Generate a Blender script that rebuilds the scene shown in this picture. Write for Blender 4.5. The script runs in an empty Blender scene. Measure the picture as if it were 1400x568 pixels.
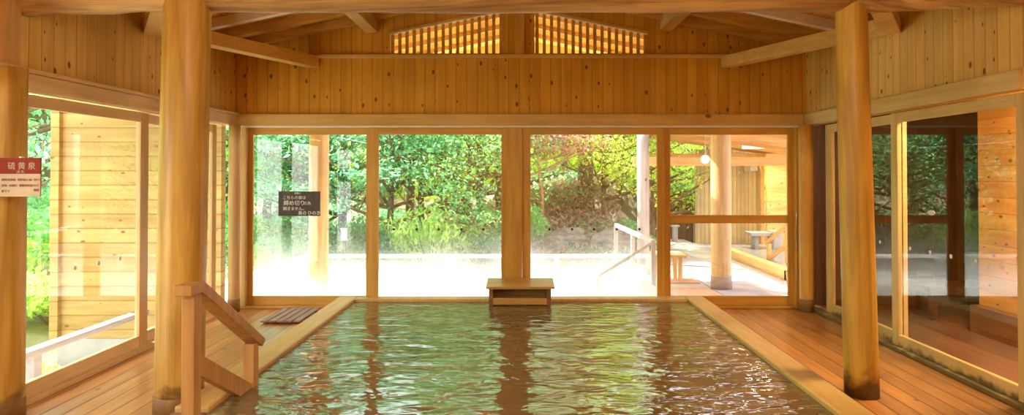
import bpy, math, random
from mathutils import Vector, Matrix, noise

scn = bpy.context.scene
col = scn.collection
R = math.radians
F = 930.0          # focal length in pixels of the 1400 px wide frame
EYE = 1.62
VX, VY = 715.0, 238.0

# ------------------------------------------------------------------ mesh helper
class MB:
    def __init__(s):
        s.v = []; s.f = []
    def box(s, x0, x1, y0, y1, z0, z1):
        b = len(s.v)
        for z in (z0, z1):
            s.v += [(x0, y0, z), (x1, y0, z), (x1, y1, z), (x0, y1, z)]
        for q in ((0,3,2,1), (4,5,6,7), (0,1,5,4), (1,2,6,5), (2,3,7,6), (3,0,4,7)):
            s.f.append(tuple(b+i for i in q))
        return s
    def bar(s, p, q, w, h, up=(0,0,1)):
        """square-section bar from p to q, w across, h along up"""
        p = Vector(p); q = Vector(q); d = (q-p).normalized(); up = Vector(up)
        a = d.cross(up).normalized(); u = a.cross(d).normalized()
        b = len(s.v)
        for c in (p, q):
            for (i, j) in ((-1,-1), (1,-1), (1,1), (-1,1)):
                s.v.append(tuple(c + a*(i*w/2) + u*(j*h/2)))
        for fq in ((0,1,2,3), (7,6,5,4), (0,4,5,1), (1,5,6,2), (2,6,7,3), (3,7,4,0)):
            s.f.append(tuple(b+i for i in fq))
        return s
    def prism(s, poly, axis, a, b):
        """extrude polygon along axis ('x','y','z') from a to b; poly in the remaining two coords in order"""
        def mk(t, u, v):
            return {'x': (t,u,v), 'y': (u,t,v), 'z': (u,v,t)}[axis]
        n = len(poly); k = len(s.v)
        for t in (a, b):
            s.v += [mk(t, u, v) for u, v in poly]
        s.f.append(tuple(k+i for i in range(n))); s.f.append(tuple(k+n+i for i in reversed(range(n))))
        for i in range(n):
            j = (i+1) % n
            s.f.append((k+i, k+n+i, k+n+j, k+j))
        return s
    def tube(s, pts, rad, n=16, rough=0.0, seed=0):
        pts = [Vector(p) for p in pts]
        k = len(s.v); m = len(pts)
        ref = None
        for i, p in enumerate(pts):
            d = (pts[min(i+1, m-1)] - pts[max(i-1, 0)]).normalized()
            if ref is None:
                ref = Vector((0,0,1)) if abs(d.z) < .8 else Vector((1,0,0))
            a = d.cross(ref).normalized(); u = a.cross(d).normalized()
            r = rad[i] if isinstance(rad, (list, tuple)) else rad
            for j in range(n):
                t = 2*math.pi*j/n
                rr = r
                if rough:
                    rr *= 1 + rough*noise.noise(Vector((math.cos(t)*1.3+seed*7.1, math.sin(t)*1.3, p.length*1.1)))
                s.v.append(tuple(p + a*math.cos(t)*rr + u*math.sin(t)*rr))
        for i in range(m-1):
            for j in range(n):
                j2 = (j+1) % n
                s.f.append((k+i*n+j, k+i*n+j2, k+(i+1)*n+j2, k+(i+1)*n+j))
        s.f.append(tuple(k+j for j in reversed(range(n))))
        s.f.append(tuple(k+(m-1)*n+j for j in range(n)))
        return s
    def sphere(s, c, r, n=16, sz=1.0):
        k = len(s.v)
        for i in range(1, n//2):
            a = math.pi*i/(n//2)
            for j in range(n):
                t = 2*math.pi*j/n
                s.v.append((c[0]+r*math.sin(a)*math.cos(t), c[1]+r*math.sin(a)*math.sin(t), c[2]+r*sz*math.cos(a)))
        m = n//2-1
        for i in range(m-1):
            for j in range(n):
                j2 = (j+1) % n
                s.f.append((k+i*n+j, k+(i+1)*n+j, k+(i+1)*n+j2, k+i*n+j2))
        s.v.append((c[0], c[1], c[2]+r*sz)); s.v.append((c[0], c[1], c[2]-r*sz))
        t, b = len(s.v)-2, len(s.v)-1
        for j in range(n):
            j2 = (j+1) % n
            s.f.append((t, k+j, k+j2)); s.f.append((b, k+(m-1)*n+j2, k+(m-1)*n+j))
        return s
    def build(s, name, mat, parent=None, bevel=0.0, smooth=False, seg=2):
        me = bpy.data.meshes.new(name)
        me.from_pydata(s.v, [], s.f); me.update()
        o = bpy.data.objects.new(name, me); col.objects.link(o)
        if mat: me.materials.append(mat)
        if parent: o.parent = parent
        if smooth:
            for p in me.polygons: p.use_smooth = len(p.vertices) < 5
        if bevel:
            m = o.modifiers.new('bevel', 'BEVEL'); m.width = bevel; m.segments = seg; m.limit_method = 'ANGLE'
        return o

def tag(o, label=None, cat=None, group=None, kind=None):
    if label: o['label'] = label
    if cat: o['category'] = cat
    if group: o['group'] = group
    if kind: o['kind'] = kind
    return o
def empty(name, loc=(0,0,0)):
    o = bpy.data.objects.new(name, None); col.objects.link(o); o.location = loc
    return o
def base(parts_root, loc):
    """keep children where they are while the empty sits at the thing's base"""
    for ch in parts_root.children:
        ch.matrix_parent_inverse = Matrix.Translation(Vector(loc)).inverted()
    parts_root.location = loc
def copy_tree(o, parent=None):
    c = o.copy(); col.objects.link(c)
    if parent: c.parent = parent
    for ch in list(o.children): copy_tree(ch, c)
    return c

# ------------------------------------------------------------------ materials
def nt(name):
    m = bpy.data.materials.new(name); m.use_nodes = True
    t = m.node_tree; t.nodes.clear()
    out = t.nodes.new('ShaderNodeOutputMaterial')
    return m, t, out
def N(t, kind, **kw):
    n = t.nodes.new(kind)
    for k, v in kw.items():
        if k.startswith('i_'):
            n.inputs[k[2:].replace('_', ' ')].default_value = v
        else: setattr(n, k, v)
    return n
def M_(t, op, a, b=None, c=None):
    n = t.nodes.new('ShaderNodeMath'); n.operation = op
    for i, x in enumerate((a, b, c)):
        if x is None: continue
        if isinstance(x, (int, float)): n.inputs[i].default_value = x
        else: t.links.new(x, n.inputs[i])
    return n.outputs[0]
def mixc(t, f, a, b, mode='MIX'):
    n = t.nodes.new('ShaderNodeMix'); n.data_type = 'RGBA'; n.blend_type = mode
    for s, x in ((n.inputs[0], f), (n.inputs[6], a), (n.inputs[7], b)):
        if isinstance(x, (int, float)): s.default_value = x
        elif isinstance(x, tuple): s.default_value = x if len(x) == 4 else (*x, 1)
        else: t.links.new(x, s)
    return n.outputs[2]

def wood(name, c1, c2, grain='z', across=None, width=.12, rough=.5, knots=.5, groove=.035, spec=.4, var=.25,
         knot_col=(.14,.045,.01), coat=0.0, gap=(.10,.04,.012), stain=None):
    """procedural timber: grain axis, optional boards laid across one axis, knots"""
    m, t, out = nt(name)
    tc = N(t, 'ShaderNodeTexCoord'); sp = N(t, 'ShaderNodeSeparateXYZ')
    t.links.new(tc.outputs['Object'], sp.inputs[0])
    ax = {'x': 0, 'y': 1, 'z': 2}
    bs = N(t, 'ShaderNodeBsdfPrincipled', i_Roughness=rough)
    bs.inputs['Specular IOR Level'].default_value = spec
    if coat: bs.inputs['Coat Weight'].default_value = coat; bs.inputs['Coat Roughness'].default_value = .15
    off = 0.0; edge = None; rnd = None
    if across:
        u = M_(t, 'DIVIDE', sp.outputs[ax[across]], width)
        u = M_(t, 'ADD', u, 100.37)
        fl = M_(t, 'FLOOR', u); fr = M_(t, 'FRACT', u)
        wn = N(t, 'ShaderNodeTexWhiteNoise', noise_dimensions='1D'); t.links.new(fl, wn.inputs['W'])
        rnd = wn.outputs['Value']
        off = M_(t, 'MULTIPLY', fl, 3.713)
        e = M_(t, 'MINIMUM', fr, M_(t, 'SUBTRACT', 1.0, fr))
        edge = M_(t, 'SUBTRACT', 1.0, M_(t, 'MULTIPLY', e, 1.0/groove))
        edge = M_(t, 'MAXIMUM', edge, 0.0)
    cb = N(t, 'ShaderNodeCombineXYZ')
    for i in range(3):
        sc_ = .9 if i == ax[grain] else 13.0
        t.links.new(M_(t, 'ADD', M_(t, 'MULTIPLY', sp.outputs[i], sc_), off), cb.inputs[i])
    nz = N(t, 'ShaderNodeTexNoise', i_Scale=1.0, i_Detail=5.0, i_Roughness=.6, i_Distortion=.6)
    t.links.new(cb.outputs[0], nz.inputs['Vector'])
    nz2 = N(t, 'ShaderNodeTexNoise', i_Scale=1.7, i_Detail=2.0)
    t.links.new(tc.outputs['Object'], nz2.inputs['Vector'])
    rp = N(t, 'ShaderNodeMapRange'); rp.inputs[1].default_value = .38; rp.inputs[2].default_value = .64
    t.links.new(nz.outputs[0], rp.inputs[0])
    c = mixc(t, rp.outputs[0], c1, c2)
    # broad tone variation of the timber
    k = M_(t, 'ADD', M_(t, 'MULTIPLY', M_(t, 'SUBTRACT', nz2.outputs[0], .5), .5), 1.0)
    if rnd is not None:
        k = M_(t, 'MULTIPLY', k, M_(t, 'ADD', M_(t, 'MULTIPLY', M_(t, 'SUBTRACT', rnd, .5), var*2), 1.0))
    vm = N(t, 'ShaderNodeVectorMath', operation='SCALE'); t.links.new(c, vm.inputs[0]); t.links.new(k, vm.inputs['Scale'])
    c = vm.outputs[0]
    if knots > 0:
        cb2 = N(t, 'ShaderNodeCombineXYZ')
        for i in range(3):
            s_ = 3.1 if i == ax[grain] else 5.0
            t.links.new(M_(t, 'ADD', M_(t, 'MULTIPLY', sp.outputs[i], s_), off), cb2.inputs[i])
        vo = N(t, 'ShaderNodeTexVoronoi', i_Scale=1.0); t.links.new(cb2.outputs[0], vo.inputs['Vector'])
        if across:
            vo.voronoi_dimensions = '2D'
            cb3 = N(t, 'ShaderNodeCombineXYZ')
            t.links.new(M_(t, 'ADD', M_(t, 'MULTIPLY', sp.outputs[ax[across]], 7.0), 3.3), cb3.inputs[0])
            t.links.new(M_(t, 'ADD', M_(t, 'MULTIPLY', sp.outputs[ax[grain]], 4.2), off), cb3.inputs[1])
            t.links.new(cb3.outputs[0], vo.inputs['Vector'])
        sc3 = N(t, 'ShaderNodeSeparateColor'); t.links.new(vo.outputs['Color'], sc3.inputs[0])
        rad = M_(t, 'MULTIPLY', M_(t, 'GREATER_THAN', sc3.outputs[0], 1-knots), M_(t, 'ADD', M_(t, 'MULTIPLY', sc3.outputs[1], .10), .05))
        kn = M_(t, 'MULTIPLY', M_(t, 'SUBTRACT', rad, vo.outputs['Distance']), 22.0)
        kn.node.use_clamp = True
        c = mixc(t, M_(t, 'MULTIPLY', kn, .85), c, knot_col)
    if stain:      # black damp mould near the foot, broken up by noise
        z0, z1, colr = stain
        n3 = N(t, 'ShaderNodeTexNoise', i_Scale=9.0, i_Detail=5.0); t.links.new(tc.outputs['Object'], n3.inputs['Vector'])
        f = M_(t, 'DIVIDE', M_(t, 'SUBTRACT', z1, sp.outputs[2]), z1-z0)
        f = M_(t, 'MULTIPLY', M_(t, 'SUBTRACT', M_(t, 'ADD', M_(t, 'MULTIPLY', f, .8), n3.outputs[0]), .85), 4.0)
        f.node.use_clamp = True
        c = mixc(t, M_(t, 'MULTIPLY', f, .8), c, colr)
    if edge is not None:
        c = mixc(t, M_(t, 'MINIMUM', M_(t, 'MULTIPLY', edge, .9), 1.0), c, gap)
    t.links.new(c, bs.inputs['Base Color'])
    h = M_(t, 'MULTIPLY', nz.outputs[0], .12)
    if edge is not None: h = M_(t, 'SUBTRACT', h, M_(t, 'MULTIPLY', edge, 1.0))
    bp = N(t, 'ShaderNodeBump', i_Strength=.35, i_Distance=.006)
    t.links.new(h, bp.inputs['Height']); t.links.new(bp.outputs[0], bs.inputs['Normal'])
    t.links.new(bs.outputs[0], out.inputs[0])
    return m

def plain(name, c, rough=.6, c2=None, scale=6.0, metal=0.0, bump=0.0, emit=0.0, spec=.4):
    m, t, out = nt(name)
    bs = N(t, 'ShaderNodeBsdfPrincipled', i_Roughness=rough, i_Metallic=metal)
    bs.inputs['Specular IOR Level'].default_value = spec
    tc = N(t, 'ShaderNodeTexCoord')
    nz = N(t, 'ShaderNodeTexNoise', i_Scale=scale, i_Detail=6.0, i_Roughness=.6)
    t.links.new(tc.outputs['Object'], nz.inputs['Vector'])
    c2 = c2 or tuple(x*.85 for x in c)
    rp = N(t, 'ShaderNodeMapRange'); rp.inputs[1].default_value = .35; rp.inputs[2].default_value = .65
    t.links.new(nz.outputs[0], rp.inputs[0])
    t.links.new(mixc(t, rp.outputs[0], c, c2), bs.inputs['Base Color'])
    if bump:
        bp = N(t, 'ShaderNodeBump', i_Strength=.6, i_Distance=bump)
        t.links.new(nz.outputs[0], bp.inputs['Height']); t.links.new(bp.outputs[0], bs.inputs['Normal'])
    if emit:
        bs.inputs['Emission Color'].default_value = (*c, 1); bs.inputs['Emission Strength'].default_value = emit
    t.links.new(bs.outputs[0], out.inputs[0])
    return m

# interior timbers
OR1, OR2 = (.86,.47,.115), (.70,.34,.065)
W = {}
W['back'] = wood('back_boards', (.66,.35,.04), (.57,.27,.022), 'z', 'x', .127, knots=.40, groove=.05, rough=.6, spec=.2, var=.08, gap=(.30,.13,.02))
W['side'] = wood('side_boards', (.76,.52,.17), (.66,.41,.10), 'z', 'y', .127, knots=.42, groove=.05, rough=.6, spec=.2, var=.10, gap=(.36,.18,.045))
W['ceil'] = wood('ceiling_boards', (.66,.32,.045), (.54,.23,.028), 'y', 'x', .18, knots=.2, rough=.6, spec=.2, var=.12, gap=(.25,.10,.018))
W['floor'] = wood('deck_planks', (.52,.245,.07), (.37,.155,.035), 'y', 'x', .152, knots=.06, groove=.06, rough=.30, spec=.5, var=.22, gap=(.10,.035,.015), coat=.15)
W['beam_x'] = wood('beam_timber_x', (.70,.48,.17), (.60,.38,.10), 'x', knots=.12, rough=.5)
W['beam_y'] = wood('beam_timber_y', (.88,.78,.64), (.80,.68,.52), 'y', knots=.12, rough=.5)
W['raft'] = wood('rafter_timber', (.64,.38,.09), (.52,.28,.055), 'x', knots=.25, rough=.6, spec=.2)
W['purlin'] = wood('purlin_timber', (.64,.45,.19), (.54,.34,.11), 'y', knots=.2, rough=.6, spec=.2)
W['log'] = wood('pillar_log', (.64,.40,.09), (.42,.23,.04), 'z', knots=.12, rough=.38, stain=(0, .34, (.05,.025,.012)))
W['logr'] = wood('slim_pillar_log', (.64,.40,.07), (.44,.25,.035), 'z', knots=.08, rough=.38, stain=(0, .40, (.05,.025,.012)))
W['logx'] = wood('beam_log', (.68,.45,.17), (.30,.15,.05), 'x', knots=.12, rough=.55)
W['brace'] = wood('brace_timber', (.76,.52,.18), (.64,.40,.10), 'y', knots=.35, rough=.55)
W['frame'] = wood('window_frame_timber', (.66,.38,.075), (.55,.28,.04), 'z', knots=.06, rough=.45)
W['framex'] = wood('window_rail_timber', (.66,.38,.075), (.55,.28,.04), 'x', knots=.06, rough=.45)
W['framel'] = wood('left_frame_timber', (.66,.43,.19), (.54,.32,.115), 'z', knots=.05, rough=.45)
W['framely'] = wood('left_rail_timber', (.78,.58,.32), (.68,.46,.21), 'y', knots=.05, rough=.45)
W['framer'] = wood('right_frame_timber', (.66,.49,.20), (.54,.37,.13), 'z', knots=.05, rough=.45)
W['framery'] = wood('right_rail_timber', (.68,.52,.22), (.56,.40,.14), 'y', knots=.05, rough=.45, stain=(0, .16, (.05,.03,.012)))
W['cope'] = wood('coping_timber', (.68,.47,.16), (.60,.38,.11), 'y', knots=0, rough=.45)
W['hand'] = wood('handrail_timber', (.60,.34,.11), (.48,.24,.065), 'z', knots=.05, rough=.45)
W['spout'] = wood('spout_timber', (.62,.39,.11), (.50,.28,.06), 'x', knots=.1, rough=.4)
W['spoutd'] = wood('spout_wet_timber', (.30,.17,.06), (.18,.10,.035), 'x', knots=.1, rough=.3)
W['siding'] = wood('outer_siding', (.50,.34,.12), (.41,.25,.07), 'x', 'z', .172, knots=.3, groove=.07, rough=.6, var=.14, gap=(.24,.11,.02))
W['sidingd'] = wood('knotty_siding', (.86,.42,.09), (.74,.32,.05), 'y', 'z', .16, knots=.75, groove=.035, rough=.6, var=.10, gap=(.40,.16,.03))
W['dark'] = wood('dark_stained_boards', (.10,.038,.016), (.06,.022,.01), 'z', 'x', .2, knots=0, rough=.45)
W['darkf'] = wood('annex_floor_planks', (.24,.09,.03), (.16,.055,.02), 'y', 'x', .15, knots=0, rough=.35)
W['duck'] = wood('duckboard_timber', (.34,.17,.13), (.24,.11,.08), 'y', knots=0, rough=.5)
W['pale'] = wood('pale_post', (.74,.50,.26), (.62,.38,.16), 'z', knots=.05, rough=.6)
W['palex'] = wood('pale_beam', (.86,.55,.24), (.76,.44,.15), 'x', knots=.1, rough=.6)
W['paley'] = wood('pale_rafter', (.86,.55,.24), (.76,.44,.15), 'y', 'x', .3, knots=.05, rough=.6)
W['grey'] = wood('bleached_post', (.56,.50,.48), (.42,.37,.36), 'z', knots=.05, rough=.7)
W['greyx'] = wood('bleached_rail', (.86,.84,.82), (.74,.71,.69), 'x', knots=0, rough=.7)
W['greyd'] = wood('dull_grey_rail', (.34,.31,.29), (.25,.22,.21), 'y', knots=0, rough=.7)
W['slat'] = wood('slatted_wall', (.62,.52,.31), (.56,.45,.25), 'z', 'x', .11, knots=0, rough=.6, groove=.12, var=.15, gap=(.26,.19,.09))
W['fence'] = wood('brown_fence', (.20,.11,.08), (.13,.07,.05), 'z', 'x', .14, knots=0, rough=.7)
W['walk'] = wood('boardwalk', (.60,.36,.24), (.50,.28,.18), 'y', 'y', .6, knots=0, rough=.7, var=.1, gap=(.4,.3,.25))
W['eave'] = wood('eave_boards', (.92,.40,.035), (.84,.32,.02), 'y', 'x', .18, knots=.1, rough=.6, spec=.2, gap=(.5,.18,.02))

stone = plain('pale_stone', (.42,.40,.43), .7, (.33,.31,.34), 3, bump=.02)
stonew = plain('bath_stone', (.52,.50,.50), .6, (.40,.39,.40), 3, bump=.01)
rock = plain('garden_rock', (.30,.27,.25), .85, (.14,.12,.10), 2.2, bump=.08)
basestone = plain('pillar_foot_stone', (.34,.20,.07), .6, (.22,.12,.04), 8, bump=.01)
basestone2 = plain('pale_foot_stone', (.50,.40,.34), .8, (.38,.30,.25), 8, bump=.01)
soil = plain('woodland_soil', (.16,.11,.08), .95, (.28,.22,.16), 1.3, bump=.05)
gravel = plain('garden_gravel', (.62,.60,.50), .9, (.35,.38,.22), 3.0, bump=.03)
white = plain('lit_soffit_white', (.92,.90,.86), .4)
metal = plain('brushed_steel', (.75,.70,.60), .3, metal=.9)
dotd = plain('dark_dot', (.05,.045,.05), .5)
dotw = plain('white_dot', (.85,.85,.85), .5)
greyp = plain('grey_plastic', (.55,.56,.58), .5)
signred = plain('sign_red', (.25,.03,.012), .6, spec=.1)
signcream = plain('sign_cream', (.56,.42,.27), .6, spec=.1)
signink = plain('sign_ink', (.33,.06,.03), .5)
signdark = wood('sign_dark', (.075,.045,.02), (.045,.028,.014), 'z', 'x', .05, knots=0, var=.4, gap=(.03,.02,.01))
signwhite = plain('sign_white', (.86,.83,.74), .5)
globe_m = plain('lamp_glass', (1.0,.93,.80), .3, emit=3.0)
lampd = plain('fill_diffuser', (1.0,.86,.62), .4, emit=2.0)

def glass_mat():
    m, t, out = nt('window_glass')
    lw = N(t, 'ShaderNodeLayerWeight', i_Blend=.5)
    f5 = M_(t, 'POWER', lw.outputs['Facing'], 5.0)
    f = M_(t, 'ADD', M_(t, 'MULTIPLY', f5, .92), .075)
    tr = N(t, 'ShaderNodeBsdfTransparent'); gl = N(t, 'ShaderNodeBsdfGlossy', i_Roughness=0.0)
    tr.inputs[0].default_value = (.985,.99,.985,1)
    mx = N(t, 'ShaderNodeMixShader'); t.links.new(f, mx.inputs[0])
    t.links.new(tr.outputs[0], mx.inputs[1]); t.links.new(gl.outputs[0], mx.inputs[2])
    t.links.new(mx.outputs[0], out.inputs[0])
    return m
glass = glass_mat()

def water_mat(name, c, rip=.05, sc_=(3.2, 6.0), rough=.03, strength=1.0):
    m, t, out = nt(name)
    bs = N(t, 'ShaderNodeBsdfPrincipled', i_Roughness=rough, i_IOR=1.42)
    bs.inputs['Base Color'].default_value = (*c, 1)
    tc = N(t, 'ShaderNodeTexCoord')
    mp = N(t, 'ShaderNodeMapping'); mp.inputs['Scale'].default_value = (sc_[0], sc_[1], 1)
    t.links.new(tc.outputs['Object'], mp.inputs['Vector'])
    n1 = N(t, 'ShaderNodeTexNoise', i_Scale=1.0, i_Detail=2.0, i_Roughness=.45, i_Distortion=.5)
    n2 = N(t, 'ShaderNodeTexNoise', i_Scale=2.9, i_Detail=1.0, i_Distortion=.3)
    t.links.new(mp.outputs[0], n1.inputs['Vector']); t.links.new(mp.outputs[0], n2.inputs['Vector'])
    h = M_(t, 'ADD', n1.outputs[0], M_(t, 'MULTIPLY', n2.outputs[0], .22))
    bp = N(t, 'ShaderNodeBump', i_Strength=strength, i_Distance=rip)
    t.links.new(h, bp.inputs['Height']); t.links.new(bp.outputs[0], bs.inputs['Normal'])
    t.links.new(bs.outputs[0], out.inputs[0])
    return m
water_m = water_mat('bath_water', (.20,.14,.065), .027, sc_=(2.7,4.8), rough=.01)
milky_m = water_mat('milky_water', (.60,.66,.65), .01, rough=.25)
greyw_m = water_mat('grey_water', (.42,.44,.45), .01, rough=.15)

def leaf_mat(name, c1, c2, c3, tr=.45):
    m, t, out = nt(name)
    g = N(t, 'ShaderNodeNewGeometry')
    ramp = N(t, 'ShaderNodeValToRGB')
    e = ramp.color_ramp.elements
    e[0].color = (*c1, 1); e[1].color = (*c3, 1); e[1].position = 1.0
    x = e.new(.5); x.color = (*c2, 1)
    t.links.new(g.outputs['Random Per Island'], ramp.inputs[0])
    d = N(t, 'ShaderNodeBsdfDiffuse'); tl = N(t, 'ShaderNodeBsdfTranslucent')
    gl = N(t, 'ShaderNodeBsdfGlossy', i_Roughness=.45); gl.inputs[0].default_value = (.5,.5,.5,1)
    t.links.new(ramp.outputs[0], d.inputs[0]); t.links.new(ramp.outputs[0], tl.inputs[0])
    mx = N(t, 'ShaderNodeMixShader'); mx.inputs[0].default_value = tr
    t.links.new(d.outputs[0], mx.inputs[1]); t.links.new(tl.outputs[0], mx.inputs[2])
    m2 = N(t, 'ShaderNodeMixShader'); m2.inputs[0].default_value = .06
    t.links.new(mx.outputs[0], m2.inputs[1]); t.links.new(gl.outputs[0], m2.inputs[2])
    t.links.new(m2.outputs[0], out.inputs[0])
    return m
L = {
 'green': leaf_mat('mid_green_leaves', (.14,.50,.16), (.26,.68,.26), (.52,.82,.30), .55),
 'blue':  leaf_mat('cool_green_leaves', (.14,.50,.26), (.26,.68,.40), (.46,.80,.52), .55),
 'lime':  leaf_mat('lime_leaves', (.50,.74,.10), (.74,.90,.14), (.94,.96,.30), .6),
 'dark':  leaf_mat('deep_green_leaves', (.10,.34,.15), (.16,.44,.20), (.26,.56,.26), .5),
 'red':   leaf_mat('red_maple_leaves', (.66,.28,.26), (.72,.42,.44), (.85,.36,.20)),
 'fern':  leaf_mat('bright_shrub_leaves', (.40,.76,.16), (.58,.86,.22), (.76,.92,.30), .55),
}
bark = plain('tree_bark', (.26,.17,.11), .9, (.14,.09,.06), 9, bump=.03)
bark2 = plain('pale_bark', (.46,.27,.16), .9, (.30,.18,.11), 9, bump=.03)

# ------------------------------------------------------------------ room numbers
XL, XR, YB = -3.48, 3.43, 8.23
HZ0, HZ1 = 2.20, 2.34
RC, PITCH, RIDGE = -.04, .213, 3.93
def roofz(x): return RIDGE - PITCH*abs(x-RC)

def structure(o, label=None):
    o['kind'] = 'structure'
    if label: o['label'] = label
    return o

# floor (deck round the bath) -- four strips round the pool opening
PX0, PX1, PY0, PY1 = -1.98, 1.94, .9, 8.0
m = MB()
m.box(XL-.1, PX0-.2, -1.6, YB+.1, -.25, 0); m.box(PX1+.2, XR+.1, -1.6, YB+.1, -.25, 0)
m.box(PX0-.2, PX1+.2, -1.6, PY0-.2, -.25, 0); m.box(PX0-.2, PX1+.2, PY1+.15, YB+.1, -.25, 0)
structure(m.build('floor', W['floor']), 'reddish wooden deck planks around the sunken bath')

# side walls above the windows
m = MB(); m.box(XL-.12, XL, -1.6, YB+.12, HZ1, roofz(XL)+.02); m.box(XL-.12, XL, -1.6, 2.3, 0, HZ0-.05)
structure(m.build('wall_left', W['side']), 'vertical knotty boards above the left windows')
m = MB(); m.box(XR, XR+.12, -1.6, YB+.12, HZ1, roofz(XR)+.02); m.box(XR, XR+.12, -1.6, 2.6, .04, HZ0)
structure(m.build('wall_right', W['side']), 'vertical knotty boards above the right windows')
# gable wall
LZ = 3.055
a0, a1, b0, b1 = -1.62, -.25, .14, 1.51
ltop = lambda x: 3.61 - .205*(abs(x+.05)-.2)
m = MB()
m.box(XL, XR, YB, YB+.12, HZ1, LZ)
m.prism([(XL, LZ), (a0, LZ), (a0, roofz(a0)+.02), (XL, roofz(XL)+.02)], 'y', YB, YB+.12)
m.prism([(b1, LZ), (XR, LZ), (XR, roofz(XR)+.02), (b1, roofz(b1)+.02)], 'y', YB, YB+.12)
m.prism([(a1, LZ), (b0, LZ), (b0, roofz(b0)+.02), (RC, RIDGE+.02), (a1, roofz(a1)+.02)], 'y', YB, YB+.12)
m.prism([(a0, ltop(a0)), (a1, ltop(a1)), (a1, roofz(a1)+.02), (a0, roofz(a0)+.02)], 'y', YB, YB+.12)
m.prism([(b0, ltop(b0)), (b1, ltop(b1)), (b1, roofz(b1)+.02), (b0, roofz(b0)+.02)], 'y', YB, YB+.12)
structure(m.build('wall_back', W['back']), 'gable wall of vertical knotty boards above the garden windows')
m = MB(); m.box(XL-.12, XR+.12, -1.72, -1.6, 0, RIDGE)
structure(m.build('wall_front', W['back']), 'board wall behind the viewer')
# ceiling: two slopes
m = MB()
m.prism([(XL-1.75, roofz(XL-1.75)), (RC, RIDGE), (RC, RIDGE+.06), (XL-1.75, roofz(XL-1.75)+.06)], 'y', -1.7, YB+.13)  # left eave lengthened, out of view, to keep sun out of the room
m.prism([(RC, RIDGE), (XR+.12, roofz(XR+.12)), (XR+.12, roofz(XR+.12)+.06), (RC, RIDGE+.06)], 'y', -1.7, YB+.13)
structure(m.build('ceiling', W['ceil']), 'dark orange boarded gable ceiling')
# outer eave continuing past the gable
m = MB()
m.prism([(XL-1.75, roofz(XL-1.75)), (RC, RIDGE), (RC, RIDGE+.06), (XL-1.75, roofz(XL-1.75)+.06)], 'y', YB+.13, 11.3)  # same lengthened left overhang, blocking sun
m.prism([(RC, RIDGE), (XR+.9, roofz(XR+.9)), (XR+.9, roofz(XR+.9)+.06), (RC, RIDGE+.06)], 'y', YB+.13, 11.3)
tag(m.build('porch_roof', W['eave']), 'orange boarded eave roof seen through the gable lattice', 'roof')

m = MB()
m.prism([(-1.75, roofz(-1.75)), (RC, RIDGE), (RC, RIDGE+.05), (-1.75, roofz(-1.75)+.05)], 'y', 11.55, 13.2)
m.prism([(RC, RIDGE), (1.67, roofz(1.67)), (1.67, roofz(1.67)+.05), (RC, RIDGE+.05)], 'y', 11.55, 13.2)
tag(m.build('outer_canopy', W['eave']), 'narrow orange canopy beyond the porch roof, seen through the lattice', 'roof')
# trims
def trim(n, mat, label, *boxes):
    mm = MB()
    for b in boxes: mm.box(*b)
    return structure(mm.build('trim_%d' % n, mat, bevel=.006), label)
trim(1, W['beam_x'], 'long header beam over the garden windows', (XL+.05, XR-.05, YB-.06, YB+.10, HZ0, HZ1))
trim(2, W['framely'], 'left header beam over the side windows', (XL-.10, XL+.05, 4.70, YB+.1, HZ0, HZ1-.02))
trim(3, W['framery'], 'right header beam over the side windows', (XR-.05, XR+.10, 4.64, YB+.1, HZ0, HZ1))
trim(4, W['framely'], 'thin ledge strip along the left wall', (XL-.02, XL+.075, -1.6, YB-.06, HZ1-.018, HZ1+.012))
trim(5, W['beam_x'], 'narrow ledge under the lattice windows', (-2.5, 2.52, YB-.05, YB+.02, LZ-.035, LZ+.01))
trim(6, white, 'white strip painted for the lit soffit under the garden header beam', (XL+.06, XR-.06, YB-.066, YB+.03, HZ0-.02, HZ0+.001))  # white colour stands in for light on the underside of the header
trim(7, W['framely'], 'short header beam at the far left edge', (XL-.10, XL+.05, -1.6, 4.36, HZ0-.05, HZ1-.05))
trim(8, W['framery'], 'header beam over the nearest right window', (XR-.05, XR+.10, -1.6, 4.60, HZ0, HZ1))
trim(9, W['framex'], 'wooden sill under the garden windows', (XL, XR, YB-.04, YB+.12, 0, .03))
trim(10, W['framely'], 'wooden sill under the left windows', (XL-.12, XL+.03, -1.6, YB, 0, .04))
trim(11, W['framery'], 'wooden sill under the right windows', (XR-.03, XR+.12, -1.6, YB, 0, .04))
trim(12, W['framel'], 'square post in the left wall above the ledge', (XL-.02, XL+.05, 4.50, 4.64, HZ1+.012, 3.1))
# corner posts of the setting
trim(13, W['framel'], 'square post at the left end of the garden windows', (XL+.06, XL+.15, YB-.05, YB+.08, .03, HZ0))
trim(14, W['frame'], 'square post at the right end of the garden windows', (XR-.15, XR-.06, YB-.05, YB+.08, .03, HZ0))
trim(15, W['frame'], 'centre post between the garden windows', (-.155, -.01, YB-.05, YB+.09, .03, HZ0-.015))
trim(16, W['frame'], 'upright board between the two lattice windows', (-.10, .02, YB-.04, YB+.0, LZ+.01, 3.75))

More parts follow.
